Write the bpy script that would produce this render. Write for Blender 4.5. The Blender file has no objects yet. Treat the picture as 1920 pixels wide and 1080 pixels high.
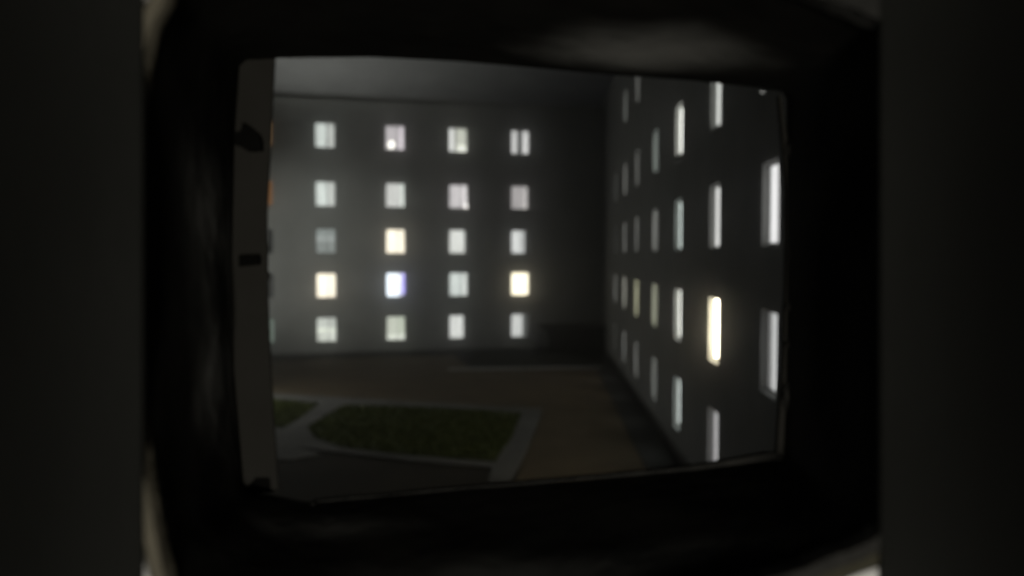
import bpy, bmesh, math, random
from mathutils import Vector, Matrix, Euler, noise

random.seed(7)
S = bpy.context.scene
COL = S.collection
R = math.radians

# ------------------------------------------------------------------ camera
F = 1500.0                      # focal length in pixels of the 1920 px wide photograph
CAMZ = 6.6                      # eye height above the courtyard
cam_d = bpy.data.cameras.new('camera')
cam_d.sensor_width = 36.0
cam_d.lens = 36.0 * F / 1920.0
cam_d.clip_start = 0.01
cam_d.clip_end = 2000
cam_d.dof.use_dof = True
cam_d.dof.focus_distance = 1.9
cam_d.dof.aperture_fstop = 1.6
cam = bpy.data.objects.new('camera', cam_d)
COL.objects.link(cam)
cam.location = (0, 0, CAMZ)
cam.rotation_euler = Euler((R(90) - math.atan(58 / F), 0, math.atan(54 / F)), 'XYZ')
S.camera = cam
M3 = cam.rotation_euler.to_matrix()
RIGHT, UP, FWD = M3 @ Vector((1, 0, 0)), M3 @ Vector((0, 1, 0)), M3 @ Vector((0, 0, -1))
EYE = Vector((0, 0, CAMZ))

# ------------------------------------------------------------------ night sky, moon, exposure
world = bpy.data.worlds.new('World')
S.world = world
world.use_nodes = True
wn = world.node_tree
bg = wn.nodes['Background']
sky = wn.nodes.new('ShaderNodeTexSky')
sky.sky_type = 'NISHITA'
sky.sun_disc = False
sky.sun_elevation = R(-6)
sky.sun_rotation = R(220)
wn.links.new(sky.outputs[0], bg.inputs[0])
bg.inputs[1].default_value = 0.05
sun_d = bpy.data.lights.new('moon', 'SUN')
sun_d.energy = 0.016
sun_d.angle = R(12)
sun_d.color = (0.92, 0.97, 1.0)
sun = bpy.data.objects.new('moon', sun_d)
COL.objects.link(sun)
sun.rotation_euler = (R(22), 0, R(-35))
S.view_settings.view_transform = 'Standard'
S.view_settings.look = 'None'
S.view_settings.gamma = 1
S.view_settings.exposure = 0
S.view_settings.use_curve_mapping = False
S.cycles.max_bounces = 6
S.cycles.use_denoising = True

FLOOD_POS = Vector((-16.4, 39.3, 8.6))       # floodlight on its mast, left of the frame
FLOOD_AIM = Vector((-15.2, 52.6, 7.2))
FLOOD_W = 1380.0
YARD_FILL_POS = Vector((-14.9, 35.2, 4.9))     # added low fill lamp, unseen, brightens the yard beside the lawn
YARD_FILL_W = 400.0
HIGH_POS = Vector((-16.4, 39.3, 25.0))       # added second head, unseen, higher up, brightens the roof
HIGH_AIM = Vector((-14.5, 58.0, 28.0))
HIGH_W = 4700.0
ROOM_POS = Vector((0.13, -1.5, CAMZ - 0.22))
ROOM_W = 100.0


# ------------------------------------------------------------------ helpers
def ray(px, py):
    return FWD + RIGHT * ((px - 960) / F) - UP * ((py - 540) / F)


def at_depth(px, py, d):
    return EYE + ray(px, py) * d


def at_ground(px, py, z=0.0):
    r = ray(px, py)
    return EYE + r * ((z - CAMZ) / r.z)


class MB:
    def __init__(s):
        s.v, s.f, s.mi = [], [], []

    def face(s, pts, m=0):
        b = len(s.v)
        s.v += [tuple(p) for p in pts]
        s.f.append(tuple(range(b, b + len(pts))))
        s.mi.append(m)

    def box(s, x0, x1, y0, y1, z0, z1, m=0, mat=None):
        c = [Vector((x, y, z)) for z in (z0, z1) for y in (y0, y1) for x in (x0, x1)]
        if mat:
            c = [mat @ p for p in c]
        b = len(s.v)
        s.v += [tuple(p) for p in c]
        for q in ((0, 2, 3, 1), (4, 5, 7, 6), (0, 1, 5, 4), (2, 6, 7, 3), (0, 4, 6, 2), (1, 3, 7, 5)):
            s.f.append(tuple(b + i for i in q))
            s.mi.append(m)

    def prism(s, pts, off, m=0):
        """closed outline extruded by the vector off"""
        n = len(pts)
        b = len(s.v)
        s.v += [tuple(p) for p in pts] + [tuple(Vector(p) + off) for p in pts]
        s.f.append(tuple(range(b, b + n)))
        s.f.append(tuple(range(b + 2 * n - 1, b + n - 1, -1)))
        s.mi += [m, m]
        for i in range(n):
            j = (i + 1) % n
            s.f.append((b + i, b + n + i, b + n + j, b + j))
            s.mi.append(m)

    def loft(s, loops, m=0):
        n = len(loops[0])
        b = len(s.v)
        for lp in loops:
            s.v += [tuple(p) for p in lp]
        for k in range(len(loops) - 1):
            for i in range(n):
                j = (i + 1) % n
                s.f.append((b + k * n + i, b + k * n + j, b + (k + 1) * n + j, b + (k + 1) * n + i))
                s.mi.append(m)

    def mesh(s, name, mats):
        me = bpy.data.meshes.new(name)
        me.from_pydata(s.v, [], s.f)
        for m in mats:
            me.materials.append(m)
        me.polygons.foreach_set('material_index', s.mi)
        bm = bmesh.new()
        bm.from_mesh(me)
        bmesh.ops.remove_doubles(bm, verts=bm.verts, dist=1e-5)
        bmesh.ops.recalc_face_normals(bm, faces=bm.faces)
        bm.to_mesh(me)
        bm.free()
        return me

    def build(s, name, mats, parent=None, smooth=False, bevel=0):
        if not isinstance(mats, (list, tuple)):
            mats = [mats]
        o = link(name, s.mesh(name, mats), parent)
        if smooth:
            for p in o.data.polygons:
                p.use_smooth = True
        if bevel:
            md = o.modifiers.new('bevel', 'BEVEL')
            md.width = bevel
            md.segments = 2
            md.limit_method = 'ANGLE'
        return o


def link(name, me, parent=None):
    o = bpy.data.objects.new(name, me)
    COL.objects.link(o)
    if parent is not None:
        o.parent = parent
        o.matrix_parent_inverse = parent.matrix_world.inverted() if parent.type == 'EMPTY' and parent.parent is None else Matrix()
    return o


def tag(o, label=None, cat=None, group=None, kind=None):
    if label: o['label'] = label
    if cat: o['category'] = cat
    if group: o['group'] = group
    if kind: o['kind'] = kind
    return o


def empty(name, loc, rz=0.0):
    o = bpy.data.objects.new(name, None)
    COL.objects.link(o)
    o.location = loc
    o.rotation_euler = (0, 0, rz)
    o.empty_display_size = 0.3
    o.matrix_world = Matrix.Translation(Vector(loc)) @ Matrix.Rotation(rz, 4, 'Z')
    return o


def tube(mb, pts, r, n=8, m=0):
    loops = []
    for i, p in enumerate(pts):
        p = Vector(p)
        a = Vector(pts[max(i - 1, 0)])
        b = Vector(pts[min(i + 1, len(pts) - 1)])
        t = (b - a).normalized()
        s = t.cross(Vector((0.31, 0.2, 0.93))).normalized()
        q = t.cross(s)
        rr = r[i] if isinstance(r, (list, tuple)) else r
        loops.append([p + s * (math.cos(2 * math.pi * k / n) * rr) + q * (math.sin(2 * math.pi * k / n) * rr) for k in range(n)])
    mb.loft(loops, m)
    mb.face(loops[0], m)
    mb.face(loops[-1], m)


def catmull(pts, n):
    """closed smooth curve through pts, n points"""
    out = []
    k = len(pts)
    L = [Vector(p) for p in pts]
    seg = [(L[(i + 1) % k] - L[i]).length for i in range(k)]
    tot = sum(seg)
    for j in range(n):
        s = tot * j / n
        i = 0
        while s > seg[i] and i < k - 1:
            s -= seg[i]
            i += 1
        t = s / seg[i]
        p0, p1, p2, p3 = L[i - 1], L[i], L[(i + 1) % k], L[(i + 2) % k]
        out.append(0.5 * ((2 * p1) + (p2 - p0) * t + (2 * p0 - 5 * p1 + 4 * p2 - p3) * t * t + (3 * p1 - p0 - 3 * p2 + p3) * t ** 3))
    return out


def by_angle(poly, c, n):
    """resample a star-shaped closed polygon at n even angles about c"""
    out = []
    k = len(poly)
    for j in range(n):
        a = 2 * math.pi * j / n
        d = Vector((math.cos(a), math.sin(a)))
        best = 0
        for i in range(k):
            p, q = Vector(poly[i]) - c, Vector(poly[(i + 1) % k]) - c
            e = q - p
            den = d.x * e.y - d.y * e.x
            if abs(den) < 1e-9:
                continue
            t = (p.x * e.y - p.y * e.x) / den
            u = (p.x * d.y - p.y * d.x) / den
            if t > 0 and -1e-6 <= u <= 1 + 1e-6:
                best = max(best, t)
        out.append(c + d * best)
    return out


# ------------------------------------------------------------------ materials
def mat(name, c1, c2=None, scale=4.0, rough=0.8, bump=0.0, bscale=30.0, metal=0.0, spec=0.4, detail=6.0, stretch=None):
    m = bpy.data.materials.new(name)
    m.use_nodes = True
    nt = m.node_tree
    b = nt.nodes['Principled BSDF']
    b.inputs['Roughness'].default_value = rough
    b.inputs['Metallic'].default_value = metal
    b.inputs['Specular IOR Level'].default_value = spec
    tc = nt.nodes.new('ShaderNodeTexCoord')
    src = tc.outputs['Object']
    if stretch:
        mp = nt.nodes.new('ShaderNodeMapping')
        mp.inputs['Scale'].default_value = stretch
        nt.links.new(src, mp.inputs[0])
        src = mp.outputs[0]
    if c2:
        n = nt.nodes.new('ShaderNodeTexNoise')
        n.inputs['Scale'].default_value = scale
        n.inputs['Detail'].default_value = detail
        n.inputs['Roughness'].default_value = 0.62
        nt.links.new(src, n.inputs['Vector'])
        rp = nt.nodes.new('ShaderNodeValToRGB')
        rp.color_ramp.elements[0].position = 0.32
        rp.color_ramp.elements[1].position = 0.68
        rp.color_ramp.elements[0].color = (*c1, 1)
        rp.color_ramp.elements[1].color = (*c2, 1)
        nt.links.new(n.outputs['Fac'], rp.inputs[0])
        nt.links.new(rp.outputs[0], b.inputs['Base Color'])
    else:
        b.inputs['Base Color'].default_value = (*c1, 1)
    if bump:
        n2 = nt.nodes.new('ShaderNodeTexNoise')
        n2.inputs['Scale'].default_value = bscale
        n2.inputs['Detail'].default_value = 5
        nt.links.new(src, n2.inputs['Vector'])
        bp = nt.nodes.new('ShaderNodeBump')
        bp.inputs['Strength'].default_value = bump
        bp.inputs['Distance'].default_value = 0.02
        nt.links.new(n2.outputs['Fac'], bp.inputs['Height'])
        nt.links.new(bp.outputs[0], b.inputs['Normal'])
    return m


_fab = {}


def s2l(v):
    v /= 255.0
    return ((v + 0.055) / 1.055) ** 2.4 if v > 0.04045 else v / 12.92


def glow(rgb, k=1.0, folds=0.2):
    """lit curtain cloth: it glows from the room behind, thicker in its folds"""
    key = (rgb, k, folds)
    if key in _fab:
        return _fab[key]
    m = bpy.data.materials.new('lit_curtain')
    m.use_nodes = True
    nt = m.node_tree
    nt.nodes.clear()
    out = nt.nodes.new('ShaderNodeOutputMaterial')
    em = nt.nodes.new('ShaderNodeEmission')
    tc = nt.nodes.new('ShaderNodeTexCoord')
    mp = nt.nodes.new('ShaderNodeMapping')
    mp.inputs['Scale'].default_value = (7.0, 1.0, 0.35)
    n = nt.nodes.new('ShaderNodeTexNoise')
    n.inputs['Scale'].default_value = 1.0
    n.inputs['Detail'].default_value = 4
    oi = nt.nodes.new('ShaderNodeObjectInfo')
    add = nt.nodes.new('ShaderNodeVectorMath')
    sc = nt.nodes.new('ShaderNodeMath')
    sc.operation = 'MULTIPLY'
    sc.inputs[1].default_value = 31.0
    nt.links.new(oi.outputs['Random'], sc.inputs[0])
    nt.links.new(tc.outputs['Object'], add.inputs[0])
    nt.links.new(sc.outputs[0], add.inputs[1])
    nt.links.new(add.outputs[0], mp.inputs[0])
    nt.links.new(mp.outputs[0], n.inputs['Vector'])
    mr = nt.nodes.new('ShaderNodeMapRange')
    mr.inputs['From Min'].default_value = 0.3
    mr.inputs['From Max'].default_value = 0.7
    mr.inputs['To Min'].default_value = k * (1 - folds)
    mr.inputs['To Max'].default_value = k * (1 + folds)
    nt.links.new(n.outputs['Fac'], mr.inputs['Value'])
    nt.links.new(mr.outputs[0], em.inputs['Strength'])
    em.inputs['Color'].default_value = (s2l(rgb[0]), s2l(rgb[1]), s2l(rgb[2]), 1)
    nt.links.new(em.outputs[0], out.inputs[0])
    _fab[key] = m
    return m


M = {}
M['plaster'] = mat('plaster', (0.355, 0.36, 0.345), (0.465, 0.465, 0.445), 0.35, 0.9, 0.25, 40)
M['plaster_grey'] = mat('plaster_grey', (0.34, 0.345, 0.33), (0.43, 0.43, 0.415), 0.5, 0.9, 0.25, 40)
M['plinth'] = mat('plinth', (0.10, 0.095, 0.085), (0.15, 0.14, 0.125), 1.2, 0.9, 0.3, 25)
M['zinc'] = mat('zinc', (0.50, 0.50, 0.50), (0.60, 0.60, 0.595), 0.6, 0.75, 0.1, 8)
M['gutter'] = mat('gutter', (0.46, 0.46, 0.45), (0.54, 0.54, 0.53), 3, 0.8)
M['frame'] = mat('frame', (0.36, 0.36, 0.35), (0.42, 0.42, 0.41), 5, 0.5)
M['sill'] = mat('sill', (0.18, 0.18, 0.175), (0.26, 0.26, 0.25), 5, 0.6)
M['room'] = mat('room', (0.05, 0.05, 0.05), (0.08, 0.08, 0.075), 2, 0.9)
M['asphalt'] = mat('asphalt', (0.020, 0.0165, 0.010), (0.040, 0.032, 0.020), 0.35, 0.95, 0.5, 60)
M['brown'] = mat('brown_paving', (0.098, 0.073, 0.042), (0.155, 0.116, 0.070), 0.55, 0.95, 0.5, 30)
M['path'] = mat('path', (0.12, 0.117, 0.11), (0.20, 0.195, 0.186), 0.5, 0.9, 0.3, 40)
M['soil'] = mat('soil', (0.010, 0.009, 0.007), (0.022, 0.019, 0.014), 2.5, 1.0, 0.8, 20)
M['lawn'] = mat('lawn', (0.052, 0.066, 0.010), (0.098, 0.115, 0.018), 0.8, 1.0, 0.6, 40)
M['grass'] = mat('grass', (0.065, 0.082, 0.011), (0.115, 0.135, 0.022), 0.9, 0.9)
M['leaf'] = mat('leaf', (0.015, 0.02, 0.008), (0.03, 0.04, 0.015), 3, 0.8)
M['kerb'] = mat('kerb', (0.42, 0.42, 0.40), (0.5, 0.49, 0.47), 3, 0.9, 0.2, 30)
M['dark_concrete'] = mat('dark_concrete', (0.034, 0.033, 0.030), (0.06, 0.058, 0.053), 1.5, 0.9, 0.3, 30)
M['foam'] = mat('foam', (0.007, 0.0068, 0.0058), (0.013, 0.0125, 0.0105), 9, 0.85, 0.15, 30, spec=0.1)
M['added_panel_felt'] = mat('added_panel_felt', (0.031, 0.032, 0.029), (0.039, 0.040, 0.037), 3, 1.0, 0.03, 40, spec=0.1)
M['rim'] = mat('rim', (0.115, 0.104, 0.076), (0.155, 0.140, 0.104), 6, 0.8, 0.6, 60)
M['rough_dim'] = mat('rough_dim_foam', (0.022, 0.022, 0.021), (0.045, 0.044, 0.041), 14, 0.95, 0.8, 50, spec=0.1)
M['olive'] = mat('olive_trim', (0.030, 0.028, 0.016), (0.055, 0.050, 0.032), 5, 0.9, 0.3, 40)
M['joint'] = mat('joint', (0.06, 0.058, 0.05), (0.09, 0.085, 0.075), 8, 0.9)
M['board'] = mat('board', (0.74, 0.74, 0.73), (0.80, 0.80, 0.79), 3, 0.6)
M['jamb'] = mat('jamb', (0.024, 0.023, 0.020), (0.029, 0.028, 0.025), 6, 0.8, 0.04, 60, spec=0.05)
M['black'] = mat('black_metal', (0.002, 0.002, 0.0015), (0.004, 0.004, 0.0035), 10, 0.8, spec=0.05)
M['lump'] = mat('filler', (0.018, 0.018, 0.017), (0.040, 0.039, 0.036), 30, 0.9, 0.8, 90, spec=0.05)
M['exterior'] = mat('exterior', (0.30, 0.30, 0.29), (0.38, 0.38, 0.365), 0.8, 0.9, 0.3, 30)
M['steel'] = mat('galvanised', (0.35, 0.36, 0.36), (0.45, 0.45, 0.45), 4, 0.45, metal=0.7)

def lit_patches(m, spots, tint):
    """paler patches painted into a dark lining: light falling on it, and mottling; spots = (point, radii along right/up/forward)"""
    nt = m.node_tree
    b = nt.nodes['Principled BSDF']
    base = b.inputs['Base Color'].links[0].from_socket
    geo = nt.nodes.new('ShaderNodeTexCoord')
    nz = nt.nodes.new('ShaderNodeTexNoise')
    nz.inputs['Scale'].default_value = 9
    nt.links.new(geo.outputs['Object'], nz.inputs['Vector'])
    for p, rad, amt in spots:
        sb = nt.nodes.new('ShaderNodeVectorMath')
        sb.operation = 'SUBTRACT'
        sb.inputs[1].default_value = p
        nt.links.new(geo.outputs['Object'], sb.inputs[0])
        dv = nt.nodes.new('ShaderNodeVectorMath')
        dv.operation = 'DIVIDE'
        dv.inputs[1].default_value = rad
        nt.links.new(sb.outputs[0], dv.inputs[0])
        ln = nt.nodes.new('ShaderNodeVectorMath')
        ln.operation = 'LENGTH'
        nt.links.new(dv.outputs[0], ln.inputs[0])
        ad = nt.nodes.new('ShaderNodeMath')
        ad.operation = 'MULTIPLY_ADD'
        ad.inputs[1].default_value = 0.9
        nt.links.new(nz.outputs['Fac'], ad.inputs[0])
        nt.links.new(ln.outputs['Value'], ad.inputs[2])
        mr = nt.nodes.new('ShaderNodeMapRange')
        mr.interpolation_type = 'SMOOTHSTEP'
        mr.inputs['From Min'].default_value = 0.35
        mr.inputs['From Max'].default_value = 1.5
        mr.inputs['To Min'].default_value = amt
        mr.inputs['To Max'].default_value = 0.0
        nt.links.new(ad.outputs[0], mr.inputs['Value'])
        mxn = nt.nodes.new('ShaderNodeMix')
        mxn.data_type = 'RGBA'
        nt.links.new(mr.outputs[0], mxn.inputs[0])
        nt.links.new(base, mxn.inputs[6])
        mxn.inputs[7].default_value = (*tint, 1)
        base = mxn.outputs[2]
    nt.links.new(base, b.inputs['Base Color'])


pane_m = bpy.data.materials.new('window_glass')
pane_m.use_nodes = True
nt = pane_m.node_tree
nt.nodes.clear()
o_ = nt.nodes.new('ShaderNodeOutputMaterial')
mx = nt.nodes.new('ShaderNodeMixShader')
tr = nt.nodes.new('ShaderNodeBsdfTransparent')
gl = nt.nodes.new('ShaderNodeBsdfGlossy')
gl.inputs['Roughness'].default_value = 0.08
mx.inputs[0].default_value = 0.06
nt.links.new(tr.outputs[0], mx.inputs[1])
nt.links.new(gl.outputs[0], mx.inputs[2])
nt.links.new(mx.outputs[0], o_.inputs[0])
M['pane'] = pane_m

# ------------------------------------------------------------------ ground
g = MB()
g.face([(-150, -60, 0), (150, -60, 0), (150, 240, 0), (-150, 240, 0)])
tag(g.build('ground', M['asphalt']), kind='structure')


def sheet(name, pxs, z, m, thick=None, kind='structure'):
    mb = MB()
    pts = [at_ground(x, y, z) for x, y in pxs]
    if thick:
        mb.prism(pts, Vector((0, 0, -thick)))
    else:
        mb.face(pts)
    return tag(mb.build(name, m), kind=kind)


# corner of the two facades and their directions
CORNER = Vector((4.49, 58.0, 0))
FA = math.atan2(3.7, 12.7)                      # heading of the end facade
E_R = Vector((math.cos(FA), math.sin(FA), 0))   # to the right along it
E_IN = Vector((-math.sin(FA), math.cos(FA), 0))


def on_facade(t, out, z):
    """t metres left of the corner, out metres in front of the end facade"""
    return CORNER - E_R * t - E_IN * out + Vector((0, 0, z))


# brown paved yard in front of the end facade
b = MB()
b.face([on_facade(40, 1.2, 0.004), on_facade(0.6, 1.2, 0.004), at_ground(1176, 745, 0.004), at_ground(1290, 905, 0.004), at_ground(960, 925, 0.004), at_ground(1010, 770, 0.004), at_ground(760, 757, 0.004), at_ground(200, 732, 0.004)])
tag(b.build('brown_pavement', M['brown']), kind='structure')
# pale strip along the facade base
b = MB()
b.prism([on_facade(40, 0.03, 0.05), on_facade(12.2, 0.03, 0.05), on_facade(11.6, 1.15, 0.05), on_facade(40, 1.15, 0.05)], Vector((0, 0, -0.05)))
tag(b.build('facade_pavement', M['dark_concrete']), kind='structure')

# concrete paths round the lawns
sheet('lawn_path', [(300, 728), (520, 738), (700, 748), (860, 757), (1018, 766), (1010, 790), (985, 850), (955, 905),
                    (915, 905), (922, 876), (760, 862), (620, 846), (560, 838), (300, 815)], 0.06, M['path'], 0.06)
sheet('side_path', [(300, 815), (560, 838), (600, 850), (545, 862), (300, 850)], 0.05, M['path'], 0.05)
LAWNS = [[(646, 759), (800, 764), (900, 769), (977, 774), (960, 815), (928, 862), (760, 850), (640, 836), (590, 818), (577, 800)],
         [(300, 738), (520, 749), (596, 756), (560, 783), (530, 800), (300, 792)]]
for pl in LAWNS:
    sheet('lawn', pl, 0.10, M['lawn'], 0.095)


def inside(p, poly):
    c = False
    n = len(poly)
    for i in range(n):
        a, q = poly[i], poly[i - 1]
        if (a.y > p.y) != (q.y > p.y) and p.x < (q.x - a.x) * (p.y - a.y) / (q.y - a.y) + a.x:
            c = not c
    return c


gb = MB()
for pl in LAWNS:
    w = [at_ground(x, y, 0.10) for x, y in pl]
    x0, x1 = min(p.x for p in w), max(p.x for p in w)
    y0, y1 = min(p.y for p in w), max(p.y for p in w)
    want = int((x1 - x0) * (y1 - y0) * 70)
    for _ in range(want):
        p = Vector((random.uniform(x0, x1), random.uniform(y0, y1), 0.10))
        if inside(p, w):
            a = random.uniform(0, 6.28)
            s = Vector((math.cos(a), math.sin(a), 0)) * random.uniform(0.02, 0.05)
            h = random.uniform(0.05, 0.14)
            gb.v += [tuple(p - s), tuple(p + s), tuple(p + Vector((random.uniform(-.05, .05), random.uniform(-.05, .05), h)))]
            k = len(gb.v)
            gb.f.append((k - 3, k - 2, k - 1))
            gb.mi.append(0)
me = bpy.data.meshes.new('grass')
me.from_pydata(gb.v, [], gb.f)
me.materials.append(M['grass'])
tag(link('grass', me), 'short green grass growing on the dark lawn', 'grass', kind='stuff')

# dark planting bed at the foot of the end facade, with its kerb
bed = [on_facade(11.2, 0.04, 0.08), on_facade(0.1, 0.04, 0.08), at_ground(1128, 688, 0.08), at_ground(888, 690, 0.08)]
b = MB()
b.prism(bed, Vector((0, 0, -0.075)))
tag(b.build('flower_bed', M['soil']), kind='structure')
kx0, kx1 = at_ground(840, 694), at_ground(1128, 690)
for a, c in ((0.0, 0.49), (0.5, 1.0)):
    p, q = kx0.lerp(kx1, a), kx0.lerp(kx1, c)
    d = (q - p).normalized()
    nrm = Vector((d.y, -d.x, 0)) * 0.22
    b = MB()
    b.prism([p + Vector((0, 0, .13)), q + Vector((0, 0, .13)), q + nrm + Vector((0, 0, .13)), p + nrm + Vector((0, 0, .13))], Vector((0, 0, -.13)))
    tag(b.build('kerb', M['kerb'], bevel=0.02), kind='structure')
gc = MB()
for _ in range(2600):
    u, v = random.random(), random.random()
    p = bed[0].lerp(bed[1], u).lerp(bed[3].lerp(bed[2], u), 0.08 + 0.86 * v)
    a = random.uniform(0, 6.28)
    r = random.uniform(.05, .12)
    z = random.uniform(.0, .22)
    c = p + Vector((0, 0, z))
    d1 = Vector((math.cos(a), math.sin(a), random.uniform(-.3, .5))) * r
    d2 = Vector((-math.sin(a), math.cos(a), random.uniform(-.3, .5))) * r * .5
    gc.face([c - d1, c + d2, c + d1, c - d2])
me = bpy.data.meshes.new('ground_cover')
me.from_pydata(gc.v, [], gc.f)
me.materials.append(M['leaf'])
tag(link('ground_cover', me), 'low dark plants covering the bed below the end facade', 'ground cover', kind='stuff')

# narrow pavement along the foot of the right-hand building
b = MB()
b.prism([(4.44, 5, 0.05), (4.44, 56.8, 0.05), (3.3, 55.9, 0.05), (3.3, 5, 0.05)], Vector((0, 0, -0.05)))
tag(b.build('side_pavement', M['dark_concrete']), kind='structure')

# ------------------------------------------------------------------ windows
WW, WH, REV = 1.30, 1.66, 0.38      # opening width, height, depth of the reveal
FY = 0.175                          # the sash stands this far back in the opening
ROWS = [14.63, 10.77, 7.66, 4.71, 1.77]


def frame_mesh():
    mb = MB()
    hw, hh, t = WW / 2 - .003, WH / 2 - .003, 0.055
    mb.box(-hw, hw, FY, FY + .06, hh - t, hh)
    mb.box(-hw, hw, FY, FY + .06, -hh, -hh + t)
    mb.box(-hw, -hw + t, FY, FY + .06, -hh + t, hh - t)
    mb.box(hw - t, hw, FY, FY + .06, -hh + t, hh - t)
    return mb.mesh('frame', [M['frame']])


def mull_mesh():
    mb = MB()
    hh = WH / 2 - .06
    mb.box(.15, .20, FY + .004, FY + .056, -hh, hh)
    return mb.mesh('mullion', [M['frame']])


def pane_mesh():
    mb = MB()
    hw, hh = WW / 2 - .06, WH / 2 - .06
    mb.box(-hw, hw, FY + .024, FY + .032, -hh, hh)
    return mb.mesh('pane', [M['pane']])


def sill_mesh():
    mb = MB()
    mb.box(-WW / 2 - .06, WW / 2 + .06, -.07, -.002, -WH / 2 - .05, -WH / 2 - .008)
    return mb.mesh('sill', [M['sill']])


FR, MU, PA, SI = frame_mesh(), mull_mesh(), pane_mesh(), sill_mesh()


def back_mesh():
    mb = MB()
    mb.box(-WW / 2 + .002, WW / 2 - .002, REV - .03, REV - .004, -WH / 2 + .002, WH / 2 - .002)
    return mb.mesh('window', [M['room']])


BK = back_mesh()


def curtain_mesh(u0, u1, v0, v1, y, n=None):
    """pleated cloth hung behind the pane"""
    mb = MB()
    w = (u1 - u0) * WW
    n = n or max(4, int(w / .045))
    ph = random.uniform(0, 6)
    pts = []
    for i in range(n + 1):
        x = -WW / 2 + u0 * WW + w * i / n
        pts.append((x, y + .010 * math.sin(i * 1.35 + ph)))
    z0, z1 = -WH / 2 + v0 * WH, -WH / 2 + v1 * WH
    for i in range(n):
        a, b_ = pts[i], pts[i + 1]
        mb.face([(a[0], a[1], z0), (b_[0], b_[1], z0), (b_[0], b_[1], z1), (a[0], a[1], z1)])
    return mb


def ball(mb, c, r, n=8, sq=1.0):
    loops = []
    for i in range(1, n):
        a = math.pi * i / n
        loops.append([(c[0] + r * math.sin(a) * math.cos(2 * math.pi * k / n), c[1] + r * math.sin(a) * math.sin(2 * math.pi * k / n), c[2] + r * sq * math.cos(a)) for k in range(n)])
    mb.loft(loops)
    mb.face(loops[0])
    mb.face(loops[-1])


def window(parent, pos, rz, panels, label=None, bulb=None, mullion=True):
    """panels: (u0,u1,v0,v1,(r,g,b),k) lit cloths; everything local to the building's empty"""
    w = link('window', BK)
    w.parent = parent
    w.location = pos
    w.rotation_euler = (0, 0, rz)
    if label:
        w['label'] = label
    for nm, me in (('frame', FR), ('pane', PA), ('sill', SI)) + ((('mullion', MU),) if mullion else ()):
        c = link(nm, me)
        c.parent = w
    for i, (u0, u1, v0, v1, rgb, k) in enumerate(panels):
        c = curtain_mesh(u0, u1, v0, v1, FY + .046 - .004 * i).build('curtain', glow(rgb, k), None)
        c.parent = w
    if bulb:
        u, v, r, rgb, k = bulb
        mb = MB()
        ball(mb, (-WW / 2 + u * WW, FY + .02, -WH / 2 + v * WH), r, 10, 1.35)
        c = mb.build('lamp_bulb', glow(rgb, k, 0.02), None, smooth=True)
        c.parent = w
    return w


def wall_with_holes(u0, u1, z0, z1, holes, m, depth=REV):
    """front face of a wall (local x along it, y into it) with window openings and their reveals"""
    us = sorted({u0, u1} | {h[0] for h in holes} | {h[1] for h in holes})
    zs = sorted({z0, z1} | {h[2] for h in holes} | {h[3] for h in holes})
    mb = MB()
    for i in range(len(us) - 1):
        for j in range(len(zs) - 1):
            cu, cz = (us[i] + us[i + 1]) / 2, (zs[j] + zs[j + 1]) / 2
            if any(h[0] < cu < h[1] and h[2] < cz < h[3] for h in holes):
                continue
            mb.face([(us[i], 0, zs[j]), (us[i + 1], 0, zs[j]), (us[i + 1], 0, zs[j + 1]), (us[i], 0, zs[j + 1])])
    for a, b_, c, d in holes:
        for p, q in (((a, c), (b_, c)), ((b_, c), (b_, d)), ((b_, d), (a, d)), ((a, d), (a, c))):
            mb.face([(p[0], 0, p[1]), (q[0], 0, q[1]), (q[0], depth, q[1]), (p[0], depth, p[1])])
    # ends and top
    mb.face([(u0, 0, z0), (u0, depth, z0), (u0, depth, z1), (u0, 0, z1)])
    mb.face([(u1, 0, z0), (u1, depth, z0), (u1, depth, z1), (u1, 0, z1)])
    mb.face([(u0, 0, z1), (u1, 0, z1), (u1, depth, z1), (u0, depth, z1)])
    return mb.build('wall', m, None)


EAVE = 17.25

# ------------------------------------------------------------------ end building (facing the camera)
end = empty('apartment_building', CORNER, FA)
tag(end, 'pale apartment block across the lawn with floodlit left side and square windows', 'building')


def facade_u(px):
    """distance along the end facade (negative = left of the corner) where the column of pixel px stands"""
    r = ray(px, 482)
    n = E_IN
    t = (CORNER - EYE).dot(n) / r.dot(n)
    return (EYE + r * t - CORNER).dot(E_R)


END_COLS = [facade_u(x) for x in (494, 611, 742, 860, 976)]
W, G = (252, 246, 226), (168, 174, 167)
# per column, top to bottom
def full(rgb, k=1.0):
    return [(0, 1, 0, 1, rgb, k)]


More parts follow.
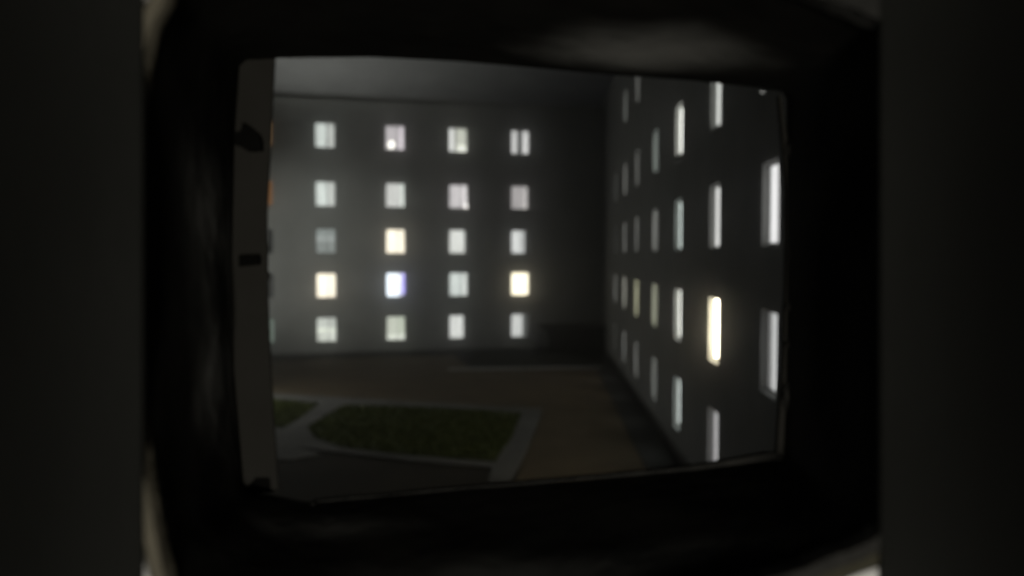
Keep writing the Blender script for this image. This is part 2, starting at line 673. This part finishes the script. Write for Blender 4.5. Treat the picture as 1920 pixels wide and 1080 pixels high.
END = [
    # column at the left edge
    [(full((112, 90, 66)), 'amber lit window at the left edge', None), (full((124, 90, 60)), 'amber lit window at the left edge', None),
     ([(0, 1, 0, 1, (22, 24, 22), 1)], None, None), ([(0, 1, 0, 1, (24, 26, 24), 1)], None, None), (full((110, 122, 112)), None, None)],
    # first full column
    [([(0, .58, 0, 1, (166, 177, 168), 1), (.60, 1, 0, 1, (158, 163, 155), 1)], None, None),
     ([(0, .60, 0, 1, (166, 176, 168), 1), (.62, 1, 0, 1, (160, 166, 158), 1)], None, None),
     ([(0, 1, 0, .52, (104, 113, 108), 1), (0, 1, .52, .66, (134, 143, 138), 1), (0, 1, .66, 1, (108, 118, 113), 1)], 'dim half shaded window', None),
     (full((230, 221, 200), 2.2), 'brightly lit warm white window', None),
     ([(0, 1, 0, .4, (168, 175, 160), 1), (0, 1, .4, .56, (188, 196, 174), 1), (0, 1, .56, 1, (156, 163, 150), 1)], None, None)],
    # second column
    [([(0, .72, 0, 1, (152, 146, 148), 1), (.74, 1, 0, 1, (188, 176, 184), 1)], 'lit window with a bare bright bulb', (.32, .22, .19, (255, 252, 240), 2.6)),
     ([(0, .76, 0, 1, (170, 171, 165), 1), (.78, 1, 0, 1, (186, 196, 184), 1)], None, None),
     (full((230, 221, 200), 2.2), 'brightly lit warm white window', None),
     ([(0, .66, 0, 1, (222, 232, 240), 1.25), (.68, .82, 0, 1, (188, 190, 208), 1), (.82, 1, .12, 1, (168, 160, 246), 1.1)], 'cold white window with a violet edge', None),
     ([(0, 1, 0, .22, (192, 198, 180), 1), (0, .62, .22, 1, (160, 167, 146), 1), (.64, 1, .22, .98, (154, 163, 140), 1)], None, None)],
    # third column
    [([(0, .27, 0, 1, (204, 206, 200), 1), (.27, .42, 0, 1, (100, 103, 94), 1), (.42, 1, .28, 1, (160, 163, 144), 1), (.42, 1, 0, .28, (204, 208, 190), 1)], 'window with one drawn pale curtain', None),
     ([(0, .80, 0, 1, (166, 160, 160), 1), (.80, 1, 0, 1, (202, 198, 196), 1)], 'pinkish lit window with a lamp at its corner', (.93, .10, .11, (255, 250, 244), 2.2)),
     ([(0, .84, 0, 1, (176, 179, 172), 1)], None, None),
     ([(0, .76, 0, 1, (164, 175, 167), 1), (.78, 1, 0, 1, (186, 190, 184), 1)], None, None),
     ([(0, .76, 0, 1, (176, 179, 173), 1)], None, None)],
    # fourth column
    [([(0, .32, 0, 1, (178, 178, 174), 1), (.32, .62, 0, 1, (66, 68, 66), 1), (.62, 1, 0, 1, (176, 176, 172), 1)], 'window with two pale curtains and a dark gap', None),
     ([(0, .72, 0, 1, (140, 134, 133), 1), (.72, .90, 0, 1, (166, 160, 158), 1)], 'dim pinkish window', (.80, .14, .10, (225, 220, 214), 1.2)),
     ([(0, .76, 0, 1, (174, 178, 174), 1)], None, None),
     (full((232, 223, 196), 2.8), 'brightest warm white window of the facade', None),
     ([(0, .68, 0, 1, (170, 173, 168), 1), (.70, .90, 0, 1, (62, 66, 62), 1)], None, None)],
]


def calm(rgb):
    """closer to neutral white"""
    m = sum(rgb) / 3
    return tuple(round(m + (c - m) * .6) for c in rgb)


holes = []
for u in END_COLS:
    for z in ROWS:
        holes.append((u - WW / 2, u + WW / 2, z - WH / 2, z + WH / 2))
wl = wall_with_holes(-34.0, 6.0, 0.25, EAVE, holes, M['plaster'])
wl.parent = end
pl = MB()
pl.box(-34.0, 6.0, -0.025, REV, 0.0, 0.245)
o = pl.build('plinth', M['plinth'], None)
o.parent = end
for ci, u in enumerate(END_COLS):
    for ri, z in enumerate(ROWS):
        panels, lab, bulb = END[ci][ri]
        window(end, (u, 0, z), 0, [(a0, a1, b0, b1, rgb if k >= 1.1 or ci == 0 else calm(rgb), k * (1.15 if k >= 1.5 else 2.3 if ci else 1.0)) for a0, a1, b0, b1, rgb, k in panels], lab, bulb, mullion=(ci + ri) % 2 == 0 or ci == 1)
# roof: a pitched metal roof with standing seams, and its gutter
RUN, RISE = 8.0, 6.6
mb = MB()
prof = [(-.22, EAVE - .06), (RUN, EAVE + RISE), (2 * RUN + .55, EAVE - .10), (2 * RUN + .55, EAVE + .06), (RUN, EAVE + RISE + .18), (-.22, EAVE + .06)]
mb.prism([(-34.5, y, z) for y, z in prof], Vector((41.0, 0, 0)))
rf = mb.build('roof', M['zinc'], None)
rf.parent = end
mb = MB()
ang = math.atan2(RISE + .12, RUN + .22)
for k in range(66):
    u = -34.2 + k * .6
    mt = Matrix.Translation((u, -.22, EAVE + .062)) @ Matrix.Rotation(ang, 4, 'X')
    mb.box(-.012, .012, 0, 10.6, 0, .035, mat=mt)
sm = mb.build('roof_seams', M['zinc'], None)
sm.parent = rf
sm['kind'] = 'stuff'
mb = MB()
n = 7
for a, b_ in ((-34.5, 6.4),):
    lo = [(-.25 - .06 * math.cos(math.pi * k / (n - 1)), EAVE - .02 - .08 * math.sin(math.pi * k / (n - 1))) for k in range(n)]
    hi = [(y * 1.0 + .0, z + .012) for y, z in reversed(lo)]
    mb.prism([(a, y, z) for y, z in lo + hi], Vector((b_ - a, 0, 0)))
gt = mb.build('gutter', M['gutter'], None)
gt.parent = end
# the body of the block behind the facade
mb = MB()
mb.box(-34.0, 6.0, REV + .002, 2 * RUN, 0, EAVE)
bd = mb.build('rear_body', M['plaster_grey'], None)
bd.parent = end

# ------------------------------------------------------------------ right-hand building (seen along its facade)
X0 = 4.52
rb = empty('side_building', (X0, 58.0, 0), R(-90))
tag(rb, 'dark apartment block along the right side seen at a steep angle with narrow lit windows', 'building')
# local x runs from the corner towards the camera
SIDE_COLS = [58.0 - F * X0 / (x - 1014.0) for x in (1153.5, 1170.5, 1193, 1226, 1269, 1336, 1438)]


def sd(rgb, k=1.0):
    return [(0, 1, 0, 1, rgb, k)]


D = (90, 92, 88)
SIDE = [
    [sd((60, 62, 60), .6), sd((120, 122, 118)), sd((90, 92, 88)), sd((190, 190, 184)), sd((95, 97, 92))],
    [sd((190, 194, 188)), sd((215, 215, 208)), sd((195, 195, 190)), sd((250, 248, 236), 1.3), sd((196, 198, 194))],
    [sd((180, 180, 174)), sd((172, 172, 166)), sd((182, 182, 176)), sd((252, 250, 214), 1.7), sd((188, 188, 182))],
    [sd((200, 204, 200)), sd((205, 222, 212)), sd((220, 222, 215)), sd((246, 248, 222), 1.2), sd((180, 184, 178))],
    [sd((200, 204, 200)), sd((235, 236, 228), 1.3), sd((190, 206, 198), 1.0), sd((245, 246, 236), 1.3), sd((196, 208, 202))],
    [sd((150, 150, 146)), [(0, 1, 0, 1, (176, 178, 170), 1)], [(0, 1, 0, 1, (182, 182, 176), 1)], sd((230, 219, 190), 7.0),
     [(0, .30, 0, 1, (120, 118, 118), 1), (.30, 1, 0, 1, (192, 190, 188), 1)]],
    [sd((24, 24, 23), .4), sd((24, 24, 23), .4), [(0, .5, 0, 1, (226, 226, 224), .5), (.5, 1, 0, 1, (190, 190, 188), .6)],
     [(0, .14, 0, 1, (120, 120, 118), .8), (.14, .24, 0, 1, (84, 84, 82), .6), (.24, 1, 0, 1, (136, 138, 136), 1)], sd((24, 24, 23), .4)],
]
SLAB = {(5, 3): 'brightest warm white window of the side facade', (6, 2): 'cold white window nearest the viewer',
        (2, 3): 'yellowish lit window', (3, 3): 'yellowish lit window'}
SNARROW = 0.86                       # its openings are a little narrower
holes = []
for u in SIDE_COLS:
    for z in ROWS:
        holes.append((u - WW / 2 * SNARROW, u + WW / 2 * SNARROW, z - WH / 2, z + WH / 2))
wl = wall_with_holes(0.0, 53.0, 0.3, EAVE, holes, M['plaster_grey'])
wl.parent = rb
pl = MB()
pl.box(0.0, 53.0, -0.02, REV, 0.0, 0.295)
o = pl.build('plinth', M['plinth'], None)
o.parent = rb
for ci, u in enumerate(SIDE_COLS):
    for ri, z in enumerate(ROWS):
        w = window(rb, (u, 0, z), 0, [(a0, a1, b0, b1, calm(rgb) if k < 1.2 else rgb, k * (3.0 if ci == 4 else 2.6)) for a0, a1, b0, b1, rgb, k in SIDE[ci][ri]], SLAB.get((ci, ri)), None, mullion=False)
        w.scale = (SNARROW, 0.70, 1)
mb = MB()
mb.box(0.0, 53.0, REV + .002, 12.0, 0, EAVE)
o = mb.build('rear_body', M['plaster_grey'], None)
o.parent = rb
mb = MB()
prof = [(-.10, EAVE + .01), (-.10, EAVE + .18), (6.1, EAVE + 2.4), (12.3, EAVE + .18), (12.3, EAVE + .01)]
mb.prism([(-1.0, y, z) for y, z in prof], Vector((54.4, 0, 0)))
o = mb.build('roof', M['gutter'], None)
o.parent = rb

# small round lamp high on the side facade
lp = Vector((X0 - .10, F * X0 / (1430 - 1014.0), CAMZ + 304 * (F * X0 / (1430 - 1014.0)) / F))
lamp = empty('wall_lamp', lp)
tag(lamp, 'tiny round pale lamp high on the dark side facade at the upper right', 'lamp')
mb = MB()
ball(mb, (0, 0, 0), .032, 10)
o = mb.build('globe', glow((150, 150, 145), 1.0, .02), None, smooth=True)
o.parent = lamp
mb = MB()
mb.box(.045, .098, -.05, .05, -.05, .05)
o = mb.build('base', M['gutter'], None)
o.parent = lamp

# ------------------------------------------------------------------ low dark stairwell enclosure in the corner
st = empty('stairwell_enclosure', on_facade(2.4, 1.0, 0), FA)
tag(st, 'low dark stairwell enclosure with sloping end in the far corner', 'stairwell')
SW = 2.25
mb = MB()
mb.prism([(-SW - .25, -1.0, 1.62), (-SW, -1.0, 1.0), (-SW, -1.0, 0.02), (SW, -1.0, 0.02), (SW, -1.0, 1.62)], Vector((0, .18, 0)))
o = mb.build('front_wall', M['dark_concrete'], None)
o.parent = st
mb = MB()
mb.box(SW - .16, SW, -.818, .94, 0.02, 1.62)
o = mb.build('side_wall', M['dark_concrete'], None)
o.parent = st
mb = MB()
mb.prism([(-SW - .40, -1.12, 1.63), (SW + .06, -1.12, 1.63), (SW + .06, .96, 1.74), (-SW - .40, .96, 1.74)], Vector((0, 0, .09)))
o = mb.build('canopy', M['dark_concrete'], None, bevel=.01)
o.parent = st

# ------------------------------------------------------------------ floodlight mast (stands left of the frame)
fl = empty('floodlight_mast', (FLOOD_POS.x, FLOOD_POS.y - .5, 0))
tag(fl, 'tall galvanised floodlight mast lighting the end facade from the left', 'floodlight')
mb = MB()
tube(mb, [(0, 0, 0), (0, 0, 12), (0, 0, HIGH_POS.z + .4)], [.11, .09, .06], 10)
o = mb.build('pole', M['steel'], None, smooth=True)
o.parent = fl
yl = empty('yard_fill_lamp', (YARD_FILL_POS.x, YARD_FILL_POS.y, 0))
tag(yl, 'added hooded fill lamp on a slim post, unseen, brightening the yard', 'street lamp')
mb = MB()
tube(mb, [(0, .5, 0), (0, .5, 3), (0, .5, YARD_FILL_POS.z + .42)], [.06, .05, .045], 10)
o = mb.build('post', M['steel'], None, smooth=True)
o.parent = yl
mb = MB()
tube(mb, [(0, 0, YARD_FILL_POS.z + .32), (0, 0, YARD_FILL_POS.z + .42)], [.34, .12], 14)
tube(mb, [(0, .5, YARD_FILL_POS.z + .37), (0, .05, YARD_FILL_POS.z + .37)], .03)
o = mb.build('hood', M['steel'], None)
o.parent = yl
for nm, pos, aim, w, ang in (('floodlight', FLOOD_POS, FLOOD_AIM, FLOOD_W, 72), ('yard_fill', YARD_FILL_POS, YARD_FILL_POS - Vector((0, 0, 1)), YARD_FILL_W, 0), ('roof_fill', HIGH_POS, HIGH_AIM, HIGH_W, 105)):
    q = (aim - pos).to_track_quat('-Z', 'Y')
    mb = MB()
    if ang:
        mb.box(-.3, .3, -.22, .22, .05, .2, mat=Matrix.Translation(pos - fl.location) @ q.to_matrix().to_4x4())
        o = mb.build('lamp_head', M['steel'], None, bevel=.02)
        o.parent = fl
    ld = bpy.data.lights.new(nm, 'SPOT' if ang else 'POINT')
    ld.energy = w
    if ang:
        ld.spot_size = R(ang)
        ld.spot_blend = 1.0
    ld.shadow_soft_size = 0.15
    ld.color = (0.98, 1.0, 0.93)
    lo = bpy.data.objects.new(nm, ld)
    COL.objects.link(lo)
    lo.location = pos
    lo.rotation_euler = q.to_euler()

# ------------------------------------------------------------------ the thick dark wall one looks through
D1, D2 = 0.75, 1.10             # distance of its near face and far end of the opening
C0 = Vector((975, 530))
OUT = catmull([(330, -60), (309, 0), (284, 45), (268, 115), (256, 250), (251, 490), (256, 720), (268, 872), (284, 960), (310, 1080),
               (362, 1165), (700, 1200), (1100, 1165), (1460, 1082), (1560, 1045), (1650, 1005), (1728, 900), (1760, 540), (1735, 150),
               (1690, 60), (1640, 30), (1550, -4), (1400, -52), (900, -115), (500, -115)], 260)
INN = [(447, 116), (454, 112), (515, 109), (700, 107), (860, 115), (1000, 127), (1150, 141), (1300, 151), (1444, 167), (1468, 172), (1475, 178), (1474, 300),
       (1474, 450), (1474, 600), (1472, 760), (1469, 850), (1464, 860), (1300, 882), (1100, 900), (900, 915), (700, 932), (575, 942), (520, 930), (464, 920), (455, 912),
       (437, 700), (433, 490), (438, 250)]
N = 240
LO = by_angle(OUT, C0, N)
LI = by_angle(INN, C0, N)
wall = empty('thick_wall', (0, 0.9, CAMZ - 1.6))
tag(wall, 'thick dark wall with a rounded viewing hole lined in black around the whole view', 'wall')
loops = []
K = 10
for k in range(K + 1):
    t = k / K
    d = D1 + (D2 - D1) * t
    lp_ = []
    for i in range(N):
        # straight sided in space, slightly swollen near the middle of its depth
        a, c = at_depth(LO[i].x, LO[i].y, D1), at_depth(LI[i].x, LI[i].y, D2)
        p = a.lerp(c, t)
        ctr = EYE + FWD * d
        q = p - ctr
        bulge = 0.012 * noise.noise(Vector((q.x * 9, d * 7, q.z * 9))) * math.sin(math.pi * t)
        ang = math.degrees(math.atan2(LO[i].y - C0.y, LO[i].x - C0.x))
        light_swell = 0.012 * math.exp(-((ang + 60) / 17.0) ** 2) * math.exp(-((t - .86) / .16) ** 2) * min(1, (1 - t) * 8)  # swelling shaped so the right of the ceiling catches more light
        light_swell += 0.004 * math.exp(-((ang + 180 if ang < 0 else ang - 180) / 14.0) ** 2) * math.exp(-((t - .7) / .2) ** 2) * min(1, (1 - t) * 8)
        p = p - q.normalized() * (bulge + light_swell)
        lp_.append(p)
    loops.append(lp_)
mb = MB()
mb.loft(loops)
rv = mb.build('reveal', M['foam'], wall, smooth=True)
lit_patches(M['foam'], [(at_depth(1185, 102, .98), (.24, .11, .035), .8), (at_depth(400, 600, 1.02), (.065, .15, .24), 1.0),  # paler foam stands for light on the ceiling and left side
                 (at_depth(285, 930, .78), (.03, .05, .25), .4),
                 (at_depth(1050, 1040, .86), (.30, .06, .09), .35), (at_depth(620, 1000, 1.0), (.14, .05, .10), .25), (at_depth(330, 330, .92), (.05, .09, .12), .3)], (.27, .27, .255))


def ring(name, lo_px, hi_px, d, m, th=0.012, parent=None, span=None):
    mb = MB()
    a = [at_depth(p.x, p.y, d) for p in lo_px]
    b_ = [at_depth(p.x, p.y, d) for p in hi_px]
    a2 = [p + FWD * th for p in a]
    b2 = [p + FWD * th for p in b_]
    if span:
        for i in span:
            j = (i + 1) % N
            mb.face([a2[i], a2[j], a[j], a[i]])
            mb.face([a[i], a[j], b_[j], b_[i]])
            mb.face([b_[i], b_[j], b2[j], b2[i]])
    else:
        mb.loft([a2, a, b_, b2])
    return mb.build(name, m, parent)


def swell(lp_, f0, f1):
    """outline grown about the middle, more towards the lower right"""
    out = []
    for i, p in enumerate(lp_):
        a = 2 * math.pi * i / N
        w = max(0.0, math.cos(a - R(45))) ** 2
        out.append(C0 + (p - C0) * (f0 + (f1 - f0) * w))
    return out


R1, R2, R3 = swell(LO, 1.030, 1.062), swell(LO, 1.040, 1.070), swell(LO, 1.30, 1.30)
rough_dim = range(int(N * 20 / 360), int(N * 70 / 360))
ring('rim', LO, R1, D1 - .004, M['rim'], .02, wall, [i for i in range(N) if i not in rough_dim])
rr = random.Random(4)
RT = [C0 + (p - C0) * (1.034 + rr.uniform(-.006, .006)) for p in LO]
LT = [C0 + (p - C0) * (0.998 + rr.uniform(-.002, .002)) for p in LO]
TR = range(int(N * 290 / 360), int(N * 350 / 360))
ring('rough_dim_edge', LT, [C0 + (p - C0) * (1.09 + rr.uniform(-.006, .006)) for p in LO], D1 - .008, M['rough_dim'], .024, wall, list(TR))  # upper right: weaker light painted as a darker edge
ring('rough_dim_edge', LT, RT, D1 - .008, M['rough_dim'], .024, wall, list(rough_dim))  # rough lower right edge, its weaker light put into the darker colour
ring('rim', [C0 + (p - C0) * 1.020 for p in LO], R1, D1 - .004, M['olive'], .02, wall, list(rough_dim))
ring('joint', R1, R2, D1 + .002, M['joint'], .02, wall)
ring('face_board', R2, R3, D1 - .002, M['board'], .02, wall)
# mass of the wall round the opening
mb = MB()
big = []
for i in range(N):
    a = 2 * math.pi * i / N
    c, s = math.cos(a), math.sin(a)
    k = 1 / max(abs(c) / 4.0, abs(s) / 3.0)
    big.append((c * k, s * k))
f1 = [at_depth(p.x, p.y, D1 + .02) for p in LO]
f2 = [at_depth(p.x, p.y, D2) for p in LI]
B1 = [EYE + FWD * (D1 + .02) + RIGHT * x - UP * y for x, y in big]
B2 = [EYE + FWD * D2 + RIGHT * x - UP * y for x, y in big]
mb.loft([f1, B1, B2, f2])
mb.build('masonry', M['exterior'], wall)
# added dark panels closing the view left and right of the opening
for sx, px in ((-1, 267.0), (1, 1651.0)):
    # each panel is coved so it looks brighter where it meets the board
    x = abs((px - 960) / F * (D1 - .010))
    d = D1 - .010
    prof = [(x, d)]
    while d > 0.32:
        t = max(0.0, (d - .50) / (D1 - .5))
        x += (-.10 + .34 * t * t) * .02
        d -= .02
        prof.append((x, d))
    loops = []
    for h in (-.55, .55):
        loops.append([EYE + FWD * dd + RIGHT * (sx * xx) + UP * h for xx, dd in prof])
    mb = MB()
    for i in range(len(prof) - 1):
        mb.face([loops[0][i], loops[0][i + 1], loops[1][i + 1], loops[1][i]])
        o_ = RIGHT * (sx * .02)
        mb.face([loops[0][i] + o_, loops[1][i] + o_, loops[1][i + 1] + o_, loops[0][i + 1] + o_])
    mb.build('added_side_panel', M['added_panel_felt'], wall, smooth=True)

# ------------------------------------------------------------------ window frame at the far end of the opening
wf = empty('window_frame', (0, 1.1, CAMZ - .4))
tag(wf, 'timeworn pale frame edging the dark opening with a broad jamb on the left', 'window frame')


def plate(name, pxs, d, th, m, parent, bevel=0):
    mb = MB()
    mb.prism([at_depth(x, y, d) for x, y in pxs], FWD * th)
    return mb.build(name, m, parent, bevel=bevel)


jb = plate('jamb', [(430, 104), (515, 104), (511, 180), (507, 260), (503, 340), (500, 400), (500, 455), (503, 463), (501, 480), (501, 508), (506, 516), (502, 530),
                    (502, 560), (505, 640), (509, 720), (514, 800), (518, 865), (522, 916), (508, 919), (506, 896), (480, 895), (464, 912), (456, 914),
                    (444, 880), (430, 700), (424, 490), (428, 250)], D2 + .010, .006, M['jamb'], wf, bevel=.0008)
for nm, pxs in (('latch_block', [(438, 247), (450, 246), (455, 228), (470, 238), (486, 252), (490, 263), (490, 282), (464, 283), (450, 275), (438, 270)]),
                ('latch_socket', [(447, 478), (484, 477), (486, 484), (485, 496), (447, 500)])):
    o = plate(nm, pxs, D2 - .002, .010, M['black'], None, .001)
    o.parent = jb
    o.matrix_parent_inverse = Matrix()
o = plate('hinge_pocket', [(452, 886), (514, 886), (512, 924), (452, 924)], D2 + .030, .006, M['black'], None)
o.parent = jb
# parts that parent to a mesh inherit the frame's own offset: undo it
for o in jb.children:
    o.matrix_parent_inverse = jb.matrix_world.inverted()


def strip(name, pts, w, d, th, m, parent, seed):
    """narrow crumbly edging following pts"""
    rnd = random.Random(seed)
    up, lo_ = [], []
    n = len(pts)
    for i, p in enumerate(pts):
        p = Vector(p)
        t = (Vector(pts[min(i + 1, n - 1)]) - Vector(pts[max(i - 1, 0)])).normalized()
        nn = Vector((-t.y, t.x))
        ww = w[i] if isinstance(w, list) else w
        up.append(p + nn * (ww * .5 + rnd.uniform(-1, 1)))
        lo_.append(p - nn * (ww * .5 + rnd.uniform(-1, 1)))
    mb = MB()
    for i in range(n - 1):
        q = [up[i], up[i + 1], lo_[i + 1], lo_[i]]
        mb.prism([at_depth(v.x, v.y, d) for v in q], FWD * th)
    return mb.build(name, m, parent)


strip('sill_edge', [(1486, 858), (1440, 857), (1380, 867), (1300, 877), (1240, 884), (1180, 890), (1120, 895), (1060, 900), (1000, 905), (940, 910), (880, 915),
                    (800, 922), (720, 930), (640, 937), (585, 944)], [16, 14, 11, 9, 7, 6, 5, 5, 5, 4, 4, 4, 4, 5, 6], D2 - .004, .012, M['lump'], wf, 3)
strip('side_edge', [(1463, 178), (1470, 240), (1476, 300), (1479, 360), (1480, 420), (1480, 480), (1478, 540), (1475, 600), (1473, 660), (1471, 720), (1467, 790),
                    (1464, 850), (1466, 866)], [4, 6, 9, 9, 9, 9, 8, 8, 8, 9, 11, 12, 14], D2 - .004, .012, M['jamb'], wf, 5)


def lump(px, py, rx, ry, seed):
    mb = MB()
    rnd = random.Random(seed)
    sc = D2 / F
    c = at_depth(px, py, D2 - .004)
    loops = []
    n, m_ = 12, 7
    for i in range(1, m_):
        a = math.pi * i / m_
        lp2 = []
        for k in range(n):
            b2 = 2 * math.pi * k / n
            s = 1 + .22 * noise.noise(Vector((math.cos(b2) * 1.5 + seed, math.sin(b2) * 1.5, math.cos(a) * 1.5)))
            lp2.append(c + RIGHT * (rx * sc * s * math.sin(a) * math.cos(b2)) - UP * (ry * sc * s * math.sin(a) * math.sin(b2)) + FWD * (.012 * math.cos(a)))
        loops.append(lp2)
    mb.loft(loops)
    mb.face(loops[0])
    mb.face(loops[-1])
    mb.build('filler_lump', M['lump'], wf, smooth=True)


for i, a in enumerate(((1484, 282, 12, 26), (1485, 478, 10, 42), (1478, 575, 8, 9), (1477, 645, 9, 7), (1480, 742, 16, 34), (1470, 862, 18, 9)
                        , (590, 942, 8, 3))):
    lump(*a, seed=i * 3.7)

# ------------------------------------------------------------------ weak lamp in the room behind the viewer
rl = empty('room_lamp', ROOM_POS)
tag(rl, 'small frosted globe lamp hanging in the room behind the viewing hole', 'lamp')
mb = MB()
ball(mb, (0, 0, .28), .07, 10)
o = mb.build('shade_cap', M['frame'], None, smooth=True)
o.parent = rl
pd = bpy.data.lights.new('room_lamp_light', 'POINT')
pd.energy = ROOM_W
pd.shadow_soft_size = 0.12
pd.color = (1.0, 0.95, 0.84)
po = bpy.data.objects.new('room_lamp_light', pd)
COL.objects.link(po)
po.location = ROOM_POS

# ------------------------------------------------------------------ thin mist volume added for the glow round the windows
hz = MB()
hz.box(-165, 165, -75, 255, -1, 27)
hm = bpy.data.materials.new('added_glow_haze')
hm.use_nodes = True
hm.node_tree.nodes.clear()
ho = hm.node_tree.nodes.new('ShaderNodeOutputMaterial')
hv = hm.node_tree.nodes.new('ShaderNodeVolumePrincipled')
hv.inputs['Density'].default_value = 0.0065
hv.inputs['Anisotropy'].default_value = 0.97
hv.inputs['Color'].default_value = (0.9, 0.9, 0.9, 1)
hm.node_tree.links.new(hv.outputs[0], ho.inputs['Volume'])
tag(hz.build('added_glow_haze', hm), 'added thin mist that spreads a glow round the lit windows', 'added_glow_haze', kind='stuff')
